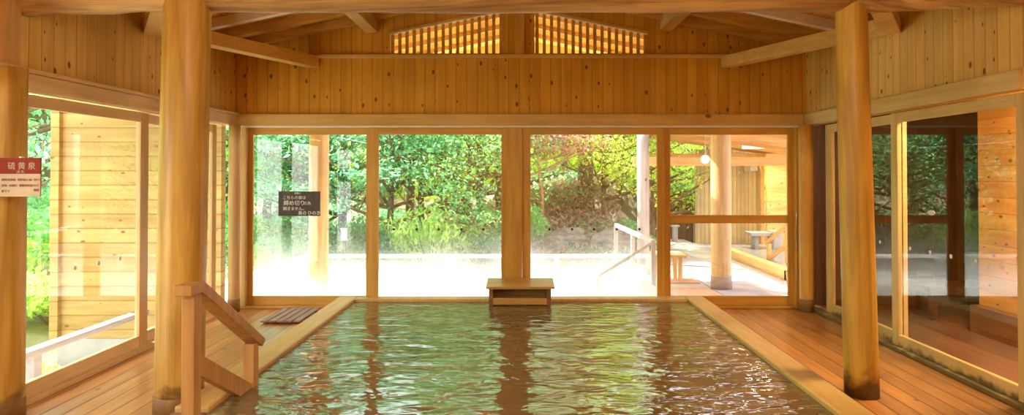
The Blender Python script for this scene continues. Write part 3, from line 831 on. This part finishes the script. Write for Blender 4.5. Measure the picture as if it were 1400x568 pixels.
root = empty('globe_lamp'); mm = MB(); mm.sphere((4.02, 15.0, 1.94), .095, 20); mm.build('globe', globe_m, root, smooth=True)
mm = MB(); mm.tube([(4.02, 15.0, 2.02), (4.02, 15.0, proof(4.02)-.0)], .012, 8); mm.build('cord', metal, root)
base(root, (4.02, 15, 1.85)); tag(root, 'round white globe lamp hanging under the patio roof', 'lamp')
def pav(x, y, e):  # lamp and housing added under the roof to brighten the slatted wall
    l_ = bpy.data.lights.new('patio_fill', 'AREA'); l_.size = .4; l_.energy = e; l_.color = (1,.84,.6); l_.spread = R(170)
    o_ = bpy.data.objects.new('patio_fill', l_); col.objects.link(o_); o_.location = (x, y, proof(x)-.16)
    r_ = empty('added_patio_light'); q_ = MB(); q_.box(x-.2, x+.2, y-.2, y+.2, proof(x)-.14, proof(x)-.02); q_.build('housing', lampd, r_)
    base(r_, (x, y, proof(x)-.14)); return r_
tag(pav(5.6, 16.55, 75), 'added square fill light over the far end of the patio', 'ceiling light')
tag(pav(6.4, 13.0, 60), 'added square fill light over the small bath', 'ceiling light')
root = empty('wall_speaker'); mm = MB(); mm.box(6.08, 6.20, 18.66, 18.8, 1.68, 1.85); mm.build('housing', metal, root, bevel=.01)
mm = MB(); mm.box(6.22, 6.46, 18.68, 18.8, 1.70, 1.84); mm.build('lamp_cover', dotw, root, bevel=.02)
base(root, (6.2, 18.8, 1.7)); tag(root, 'small silver fitting high on the slatted wall', 'wall fitting')
bench('wooden bench with pale seat just outside the glazed door', 2.30, 2.86, 11.9, 12.5, .20, G, W['pale'])
# right outdoor bath
m = MB(); m.box(4.95, 6.15, 12.4, 17.2, -.9, -.20); tag(m.build('side_bath_water', greyw_m), 'grey still water of the small bath beyond the patio', 'water', kind='stuff')
m = MB(); m.box(4.75, 4.95, 12.3, 17.2, -.9, -.13); m.box(6.15, 6.3, 12.3, 17.2, -.9, -.13); m.box(4.75, 6.3, 12.15, 12.4, -.9, -.13)
tag(m.build('side_bath_edge', W['paley'], bevel=.01), 'orange wooden edge of the small bath beyond the patio', 'pool edge')
root = empty('side_bath_handrail')
A, B = Vector((5.40, 13.9, .60)), Vector((5.24, 14.5, .14))
mm = MB(); mm.box(A.x-.04, A.x+.04, A.y-.04, A.y+.04, -.6, A.z); mm.build('post', W['palex'], root, bevel=.005)
mm = MB(); mm.box(B.x-.04, B.x+.04, B.y-.04, B.y+.04, -.6, B.z); mm.build('post', W['palex'], root, bevel=.005)
mm = MB(); mm.bar(A+Vector((.03,-.1,.06)), B+Vector((-.03,.12,-.02)), .08, .05); mm.build('top_rail', W['palex'], root)
mm = MB(); mm.bar(A+Vector((0,0,-.42)), B+Vector((0,0,-.32)), .05, .08); mm.build('lower_rail', W['palex'], root)
base(root, (5.32, 14.2, -.6)); tag(root, 'pale wooden handrail at the small bath beyond the patio', 'handrail')
root = empty('stone_spout')
mm = MB(); mm.box(5.5, 6.05, 16.4, 16.9, .12, .20); mm.build('slab', stonew, root, bevel=.01)
mm = MB(); mm.box(5.62, 5.72, 16.5, 16.8, -.5, .12); mm.build('support', stone, root, bevel=.01)
mm = MB(); mm.box(6.0, 6.22, 16.3, 16.75, -.5, .24); mm.build('basin_block', stonew, root, bevel=.02)
base(root, (5.8, 16.6, -.5)); tag(root, 'white stone slab spout at the far end of the small bath', 'water spout')
root = empty('lantern_post'); mm = MB(); mm.box(4.23, 4.37, 19.2, 19.34, G, .12); mm.build('shaft', stone, root, bevel=.01)
mm = MB(); mm.box(4.19, 4.41, 19.16, 19.38, .12, .17); mm.build('cap', stonew, root, bevel=.01)
base(root, (4.3, 19.3, G)); tag(root, 'short stone post with a cap before the brown fence', 'post')

# ------------------------------------------------------------------ plants
def leaf(mm, c, s, rng, flat=.5, droop=.0, el=1.9):
    # a pointed leaf of two halves folded along the midrib
    n = Vector((rng.gauss(0, 1)*(1-flat), rng.gauss(0, 1)*(1-flat)-.25, rng.gauss(0, .6)+flat*1.5)).normalized()
    a = n.cross(Vector((rng.uniform(-1,1), rng.uniform(-1,1), rng.uniform(-.3,.3)))).normalized()
    b = n.cross(a)
    k = len(mm.v); w = s/el
    mm.v += [tuple(c - a*s*.5), tuple(c + b*w*.5 + n*w*.12), tuple(c + a*s*.5 - n*s*.12*droop), tuple(c - b*w*.5 + n*w*.12)]
    mm.f += [(k, k+1, k+2), (k, k+2, k+3)]
def branch(mm, p, d, ln, r, rng, lvl, tips, wob=.22):
    pts = [Vector(p)]; rad = [r]; dd = Vector(d).normalized(); n = 5
    for i in range(n):
        dd = (dd + Vector((rng.uniform(-wob,wob), rng.uniform(-wob,wob), rng.uniform(-.05,.12)))).normalized()
        pts.append(pts[-1]+dd*ln/n); rad.append(r*(1-.55*(i+1)/n))
    mm.tube(pts, rad, 7 if lvl else 10)
    if lvl >= 2 or r < .012: tips.append(pts[-1]); tips.append(pts[3]); return
    for i in range(rng.randint(3, 5)):
        t = rng.randint(2, n); q = pts[t]
        a = rng.uniform(0, 6.28)
        nd = (dd*.55 + Vector((math.cos(a), math.sin(a), rng.uniform(.0,.5)))).normalized()
        branch(mm, q, nd, ln*rng.uniform(.45,.65), rad[t]*.6, rng, lvl+1, tips, wob)
    tips.append(pts[-1])
def make_tree(seed, h, r, nleaf, leaf_s, layer=.35, first=.35, spread=.5, trunk_r=.12):
    rng = random.Random(seed)
    tm = MB(); tips = []
    pts = [Vector((0,0,-.5))]; rad = [trunk_r*1.2]; x = y = 0
    n = 10
    for i in range(1, n+1):
        x += rng.uniform(-.07,.07)*h*.12*5*.3; y += rng.uniform(-.07,.07)*h*.12*5*.3
        pts.append(Vector((x, y, h*i/n))); rad.append(trunk_r*(1-.75*i/n))
    tm.tube(pts, rad, 12)
    for i in range(1, n+1):
        if i/n < first: continue
        for _ in range(rng.randint(2, 4)):
            a = rng.uniform(0, 6.28)
            branch(tm, pts[i], (math.cos(a), math.sin(a), rng.uniform(.1,.5)), r*rng.uniform(.6,1.0)*(1.15-.5*i/n), rad[i]*.55+.008, rng, 1, tips)
    lm_ = MB()
    for i in range(nleaf):
        t = tips[rng.randrange(len(tips))]
        c = t + Vector((rng.gauss(0, spread*.75), rng.gauss(0, spread*.75), rng.gauss(0, spread*layer*.6)))
        leaf(lm_, c, leaf_s*rng.uniform(.6,1.3), rng, flat=.55)
    return tm, lm_
def plant(name, label, cat, group, meshes, leafm, barkm, loc, scale=1.0, rz=0.0):
    tmesh, lmesh = meshes
    root = empty(name, loc); root.rotation_euler.z = rz; root.scale = (scale,)*3
    for nm, me, mat in (('trunk', tmesh, barkm), ('foliage', lmesh, leafm)):
        if me is None: continue
        o = bpy.data.objects.new(nm, me); col.objects.link(o); o.parent = root
        if not me.materials: me.materials.append(mat)
        o.material_slots[0].link = 'OBJECT'; o.material_slots[0].material = mat
    tag(root, label, cat, group)
    return root
def mesh_of(mm, name, smooth=False):
    me = bpy.data.meshes.new(name); me.from_pydata(mm.v, [], mm.f); me.update()
    if smooth:
        for p in me.polygons: p.use_smooth = True
    return me
def tree_meshes(*a, **k):
    t, l = make_tree(*a, **k); return mesh_of(t, 'trunk', True), mesh_of(l, 'foliage')
TA = tree_meshes(1, 4.6, 2.2, 6500, .12, first=.15)
TB = tree_meshes(2, 4.4, 2.4, 6500, .13, layer=.25, first=.25)
TC = tree_meshes(3, 5.4, 2.0, 6500, .12, first=.3, trunk_r=.20)
TT = tree_meshes(4, 6.0, 1.9, 7000, .11, first=.38, trunk_r=.10)   # slender, crown high
TM = tree_meshes(7, 2.6, 1.5, 5000, .075, layer=.16, first=.5, spread=.36, trunk_r=.05)
def bush_mesh(seed, r, h, nleaf, ls, ncl=14):
    rng = random.Random(seed); tm = MB(); lm_ = MB(); cl = []
    for i in range(ncl):
        a = rng.uniform(0, 6.28); rr = r*math.sqrt(rng.random())*.8
        c = Vector((rr*math.cos(a), rr*math.sin(a), h*rng.uniform(.3, 1.0)*(1-.35*rr/r)))
        cl.append(c); tm.tube([(0,0,-.2), c*.5+Vector((0,0,-.03)), c], [.03,.018,.008], 6)
    for i in range(nleaf):
        c = cl[rng.randrange(ncl)]
        d = Vector((rng.gauss(0,1), rng.gauss(0,1), rng.gauss(0,1))).normalized()*rng.uniform(.5,1.0)
        leaf(lm_, c+Vector((d.x*r*.42, d.y*r*.42, d.z*h*.26)), ls*rng.uniform(.6,1.3), rng, flat=.4)
    return mesh_of(tm, 'stems', True), mesh_of(lm_, 'foliage')
BA = bush_mesh(11, 1.0, 1.2, 4200, .10)
BB = bush_mesh(12, 1.1, .9, 4000, .085)
def plume_mesh(seed):
    rng = random.Random(seed); lm_ = MB(); tm = MB()
    for i in range(46):
        a = rng.uniform(0, 6.28); t = rng.uniform(.1, .75); ln = rng.uniform(.6, 1.0)
        pts = []
        for j in range(7):
            s = j/6; pts.append(Vector((math.cos(a)*t*s*ln*.9, math.sin(a)*t*s*ln*.9, ln*(s-.25*s*s*t*1.6))))
        tm.tube(pts, [.008*(1-.7*j/6) for j in range(7)], 5)
        for j in range(80):
            s = rng.uniform(.15, 1); q = pts[int(s*5.99)].lerp(pts[min(6, int(s*5.99)+1)], (s*5.99) % 1)
            leaf(lm_, q+Vector((rng.gauss(0,.05), rng.gauss(0,.05), rng.gauss(0,.04))), .075, rng, flat=.3, el=3.5)
    return mesh_of(tm, 'stems'), mesh_of(lm_, 'foliage')
PA = plume_mesh(5)

trees = [
 # px, depth, meshes, leaf, bark, scale, rot, label
 (365, 15.5, TB, 'green', bark, .95, .4, 'leafy green tree behind the left end of the far-left garden window'),
 (405, 17.2, TA, 'lime', bark, 0.75, 2.0, 'sunlit lime tree behind the dark notice'),
 (470, 16.0, TA, 'blue', bark, 1.0, 1.1, 'cool green tree right of the pale pillar in the far-left garden window'),
 (560, 17.0, TB, 'blue', bark2, 1.05, 5.2, 'maple with forked pale trunk in the window left of centre'),
 (610, 21.0, TC, 'lime', bark, 0.8, .7, 'bright yellow-green tree far behind the window left of centre'),
 (655, 16.5, TA, 'blue', bark, .95, 3.6, 'green tree beside the centre post in the window left of centre'),
 (800, 18.0, TC, 'green', bark, 1.10, 1.9, 'tree with a thick dark trunk in the window right of centre'),
 (740, 16.0, TM, 'red', bark2, 1.15, .3, 'reddish maple with layered branches beside the centre post'),
 (770, 23.0, TA, 'lime', bark, 0.9, 4.1, 'lime-green tree far up the bank behind the red maple'),
 (845, 20.5, TT, 'lime', bark, .95, 2.2, 'slender tree with bare lower trunk left of the grey pillar'),
 (858, 24.5, TB, 'lime', bark, 0.95, .2, 'pale lime tree at the back, behind the grey pillar'),
 (700, 24.0, TB, 'green', bark, 0.95, 1.3, 'tall green tree far behind the centre post'),
 (520, 23.5, TC, 'lime', bark, 0.85, 2.9, 'tall lime tree behind the post between the two left garden windows'),
 (935, 22.5, TA, 'green', bark, 1.15, .9, 'green tree beyond the brown fence in the glazed door'),
 (960, 26.0, TB, 'lime', bark, 0.95, 3.3, 'yellow-green tree farthest back in the glazed door'),
]
for i, (px, d, me, lf, bk, sc_, rz, lab) in enumerate(trees):
    x = (px-VX)*d/F
    plant('maple_tree' if me in (TM, TB) else 'broadleaf_tree', lab, 'tree', 'trees in the garden behind the bath', me, L[lf], bk, (x, d, gz(x, d)), sc_, rz)
for (px, d, me, lf, sc_, rz, lab) in [
    (430, 14.6, TB, 'blue', .72, 2.2, 'cool green tree just behind the pale pillar of the far-left window'),
    (532, 14.8, TB, 'blue', .78, 0.6, 'cool green maple spreading over the left half of the second window'),
    (640, 15.0, TA, 'green', .75, 1.9, 'green tree spreading over the right half of the second window'),
    (575, 17.6, TA, 'lime', .8, 4.4, 'low lime tree behind the forked maple'),
    (680, 17.8, TB, 'lime', .85, 5.0, 'low lime tree behind the centre post'),
    (825, 16.6, TA, 'lime', .62, 2.5, 'small lime tree right of the thick dark trunk'),
    (890, 19.5, TA, 'lime', .95, 3.9, 'lime tree seen between the grey pillar and the glazed door'),
    (340, 18.0, TA, 'green', 1.0, 5.9, 'green tree at the left edge of the far-left garden window'),
    ]:
    x = (px-VX)*d/F
    plant('maple_tree' if me is TB else 'broadleaf_tree', lab, 'tree', 'trees in the garden behind the bath', me, L[lf], bark, (x, d, gz(x, d)), sc_, rz)
# left garden trees
left_trees = [
 (-8.2, 10.8, TB, 'blue', .85, 0, 'cool green tree with spreading leaves in the large left window'),
 (-10.6, 14.0, TA, 'green', 1.1, 1.2, 'green tree behind in the large left window'),
 (-13.0, 18.5, TC, 'lime', 1.2, 2.1, 'sunlit tree far back in the large left window'),
 (-8.6, 7.4, TA, 'lime', .8, 3.0, 'lime tree outside the left wall, left of the view through the glass'),
 (-7.4, 16.8, TB, 'blue', 1.15, 4.0, 'cool green tree behind the yellow siding wall'),
 (-10.5, 4.0, TB, 'green', 1.0, 1.0, 'green tree in the garden level with the far-left post'),
]
for (x, d, me, lf, sc_, rz, lab) in left_trees:
    plant('broadleaf_tree', lab, 'tree', 'trees in the left garden', me, L[lf], bark, (x, d, gz(x, d)), sc_, rz)
bushes = [
 (-6.3, 9.4, BA, 'lime', 1.0, 'lime bush at the foot of the yellow siding wall'),
 (-7.3, 10.5, BA, 'green', 1.4, 'large green bush in the large left window'),
 (-6.9, 8.6, BB, 'fern', .8, 'low bright bush nearest the left window'),
 (-8.6, 12.0, BA, 'blue', 1.6, 'tall cool green bush behind the lime bush'),
]
for (x, d, me, lf, sc_, lab) in bushes:
    plant('garden_bush', lab, 'bush', 'bushes in the left garden', me, L[lf], bark, (x, d, gz(x, d)), sc_, x)
bb = [
 (372, 14.2, BA, 'lime', .75, 'lime bush behind the railing corner'),
 (352, 15.0, BA, 'green', 1.0, 'green bush at the left end of the garden'),
 (412, 14.8, BB, 'blue', 1.0, 'cool green bush left of the pale pillar'),
 (478, 14.6, BA, 'dark', .9, 'deep green bush behind the white garden lamp'),
 (508, 15.2, BB, 'blue', 1.1, 'cool green bush behind the left garden mullion'),
 (545, 14.8, BB, 'dark', .9, 'deep green bush left of the bright plume shrub'),
 (655, 14.9, BB, 'dark', 1.0, 'deep green bush right of the bright plume shrub'),
 (700, 15.4, BA, 'green', .9, 'green bush behind the centre post'),
 (745, 14.3, BB, 'green', .55, 'small green bush under the red maple'),
 (850, 17.5, BA, 'green', 1.2, 'soft green bush left of the grey pillar'),
 (905, 21.2, BA, 'green', 1.5, 'green bush right of the grey pillar'),
 (930, 20.8, BB, 'green', 1.3, 'green bush behind the brown fence'),
]
for (px, d, me, lf, sc_, lab) in bb:
    x = (px-VX)*d/F
    plant('garden_bush', lab, 'bush', 'bushes on the bank', me, L[lf], bark, (x, d, gz(x, d)), sc_, px)
x = (590-VX)*14.2/F
plant('plume_shrub', 'bright yellow-green feathery shrub in the window left of centre', 'shrub', None, PA, L['fern'], bark, (x, 14.2, gz(x, 14.2)), 2.0, 0)
x = (622-VX)*14.4/F
plant('plume_shrub', 'smaller feathery shrub just right of the bright plume shrub', 'shrub', None, PA, L['fern'], bark, (x, 14.4, gz(x, 14.4)), 1.45, 2)

# hillside undergrowth and far woodland: uncountable leaves
def leaf_mass(name, label, x0, x1, y0_, y1_, h0, h1, n, s, mat, seed, dens=0.0):
    rng = random.Random(seed); mm = MB(); i = 0
    while i < n:
        x = rng.uniform(x0, x1); y = rng.uniform(y0_, y1_); z = rng.uniform(h0, h1)
        if noise.noise(Vector((x*.55+seed, y*.55, z*.8))) < dens: continue
        leaf(mm, Vector((x, y, gz(x, y)+z)), s*rng.uniform(.6,1.4), rng, flat=.35); i += 1
    tag(mm.build(name, mat), label, 'foliage', kind='stuff')
leaf_mass('far_woodland', 'sunlit lime leaves of the far woodland', -20, 14, 25, 31, -.3, 3.6, 60000, .26, L['lime'], 1, -.12)
leaf_mass('far_canopy', 'green leaves of the far woodland', -22, 16, 29, 34, -.2, 5.5, 40000, .34, L['green'], 2, -.3)
leaf_mass('undergrowth', 'low undergrowth leaves scattered on the bank', -12, 2.6, 14.6, 22, .0, .35, 16000, .10, L['dark'], 3, .05)
leaf_mass('left_woodland', 'leaves of the wood beyond the left garden', -22, -12, 2, 26, -.2, 7, 36000, .26, L['green'], 4, -.2)
leaf_mass('left_ground_cover', 'bright low leaves along the left garden ground', -7.5, -4.7, 6.2, 13, .0, .35, 7000, .09, L['fern'], 5, .0)

dry = leaf_mat('dry_leaves', (.30,.20,.14), (.42,.30,.22), (.55,.42,.30), .3)
leaf_mass('dry_undergrowth', 'brown dry twigs and leaves covering the bank behind the railing', -3.5, 2.6, 14.0, 20, .0, .35, 17000, .12, dry, 8, -.35)
leaf_mass('bank_grass', 'green low growth on the bank', -9, 2.2, 13.6, 19, .0, .28, 11000, .09, L['green'], 6, .05)
# garden rocks
rng = random.Random(9)
words = ['left of the pale pillar', 'beneath the dark notice', 'below the white lamp', 'left of the plume shrub', 'beside the plume shrub', 'under the centre post',
         'beneath the red maple', 'right of the red maple', 'below the thick trunk', 'left of the stair rail', 'behind the stair rail', 'beside the grey pillar']
def rock_mesh(seed):
    mm = MB(); mm.sphere((0,0,0), 1, 20)
    mm.v = [tuple(Vector(v)*(1+.35*noise.noise(Vector(v)*1.3+Vector((seed*5,0,0)))+.12*noise.noise(Vector(v)*3.5))) for v in mm.v]
    return mesh_of(mm, 'rock')
rms = [rock_mesh(i) for i in range(4)]
for row in range(2):
    for i, px in enumerate((395, 425, 490, 540, 625, 690, 735, 770, 808, 838, 862, 900)):
        d = 14.0+row*1.5+rng.uniform(-.15,.25); x = (px+rng.uniform(-10,10)+row*14-VX)*d/F
        me = rms[(i+row) % 4]
        if not me.materials: me.materials.append(rock)
        o = bpy.data.objects.new('garden_rock', me); col.objects.link(o)
        s = rng.uniform(.24,.42)
        o.location = (x, d, gz(x, d)+s*.3); o.scale = (s*1.3, s, s*.75); o.rotation_euler = (rng.uniform(-.3,.3), rng.uniform(-.3,.3), rng.uniform(0,6))
        tag(o, 'grey-brown rock in the %s row of the bank, %s' % (['lower', 'upper'][row], words[i]), 'rock', 'rocks on the bank')

# steam over the outdoor bath
def steam_mat():
    m, t, out = nt('steam')
    tc = N(t, 'ShaderNodeTexCoord'); sp = N(t, 'ShaderNodeSeparateXYZ'); t.links.new(tc.outputs['Object'], sp.inputs[0])
    h = M_(t, 'DIVIDE', M_(t, 'SUBTRACT', sp.outputs[2], -.35), 1.0)
    f = M_(t, 'EXPONENT', M_(t, 'MULTIPLY', h, -4.8))
    nz = N(t, 'ShaderNodeTexNoise', i_Scale=.9, i_Detail=3.0); t.links.new(tc.outputs['Object'], nz.inputs['Vector'])
    k = M_(t, 'MAXIMUM', M_(t, 'SUBTRACT', nz.outputs[0], .30), 0.0)
    d = M_(t, 'MULTIPLY', M_(t, 'MULTIPLY', f, k), 4.0)
    vs = N(t, 'ShaderNodeVolumeScatter', i_Anisotropy=.2); vs.inputs['Color'].default_value = (.99,.99,.99,1)
    t.links.new(d, vs.inputs['Density']); t.links.new(vs.outputs[0], out.inputs['Volume'])
    return m
m = MB(); m.box(-4.9, 2.25, 8.6, 14.3, G-.02, 1.5)
o = tag(m.build('steam', steam_mat()), 'white steam drifting low over the outdoor bath', 'steam', kind='stuff')

# ------------------------------------------------------------------ light
w = bpy.data.worlds.new('world'); scn.world = w; w.use_nodes = True
t = w.node_tree; t.nodes.clear()
sky = t.nodes.new('ShaderNodeTexSky'); sky.sky_type = 'NISHITA'; sky.sun_disc = False; sky.sun_elevation = R(55); sky.sun_rotation = R(-60); sky.air_density = 1.0; sky.dust_density = 2.5
mixn = t.nodes.new('ShaderNodeMix'); mixn.data_type = 'RGBA'; mixn.inputs[0].default_value = .55
t.links.new(sky.outputs[0], mixn.inputs[6]); mixn.inputs[7].default_value = (7.0, 7.0, 6.7, 1)
bg = t.nodes.new('ShaderNodeBackground'); bg.inputs[1].default_value = 1.1
wo = t.nodes.new('ShaderNodeOutputWorld')
t.links.new(mixn.outputs[2], bg.inputs[0]); t.links.new(bg.outputs[0], wo.inputs[0])
sl = bpy.data.lights.new('sun', 'SUN'); sl.energy = 22.0; sl.angle = R(1.5); sl.color = (1, .95, .86)
so = bpy.data.objects.new('sun', sl); col.objects.link(so)
so.rotation_euler = Vector((.52, -.22, -.83)).to_track_quat('-Z', 'Y').to_euler()

# ------------------------------------------------------------------ camera
cd = bpy.data.cameras.new('camera'); co = bpy.data.objects.new('camera', cd); col.objects.link(co)
cd.sensor_width = 36; cd.lens = F/1400*36
cd.shift_x = -15/1400; cd.shift_y = -(46+13)/1400
cd.clip_end = 200
co.location = (0, 0, EYE); co.rotation_euler = (R(90.8), 0, 0)
scn.camera = co
scn.view_settings.view_transform = 'Standard'; scn.view_settings.look = 'None'
scn.view_settings.gamma = 1; scn.view_settings.exposure = 0.18; scn.view_settings.use_curve_mapping = False
cy = scn.cycles
cy.use_denoising = True
try: cy.denoiser = 'OPENIMAGEDENOISE'; cy.denoising_input_passes = 'RGB_ALBEDO_NORMAL'
except Exception: pass
cy.max_bounces = 10; cy.diffuse_bounces = 5; cy.glossy_bounces = 5; cy.transparent_max_bounces = 16; cy.volume_bounces = 2
cy.volume_step_rate = 4.0; cy.volume_max_steps = 64
cy.sample_clamp_indirect = 8.0
cy.caustics_reflective = False; cy.caustics_refractive = False
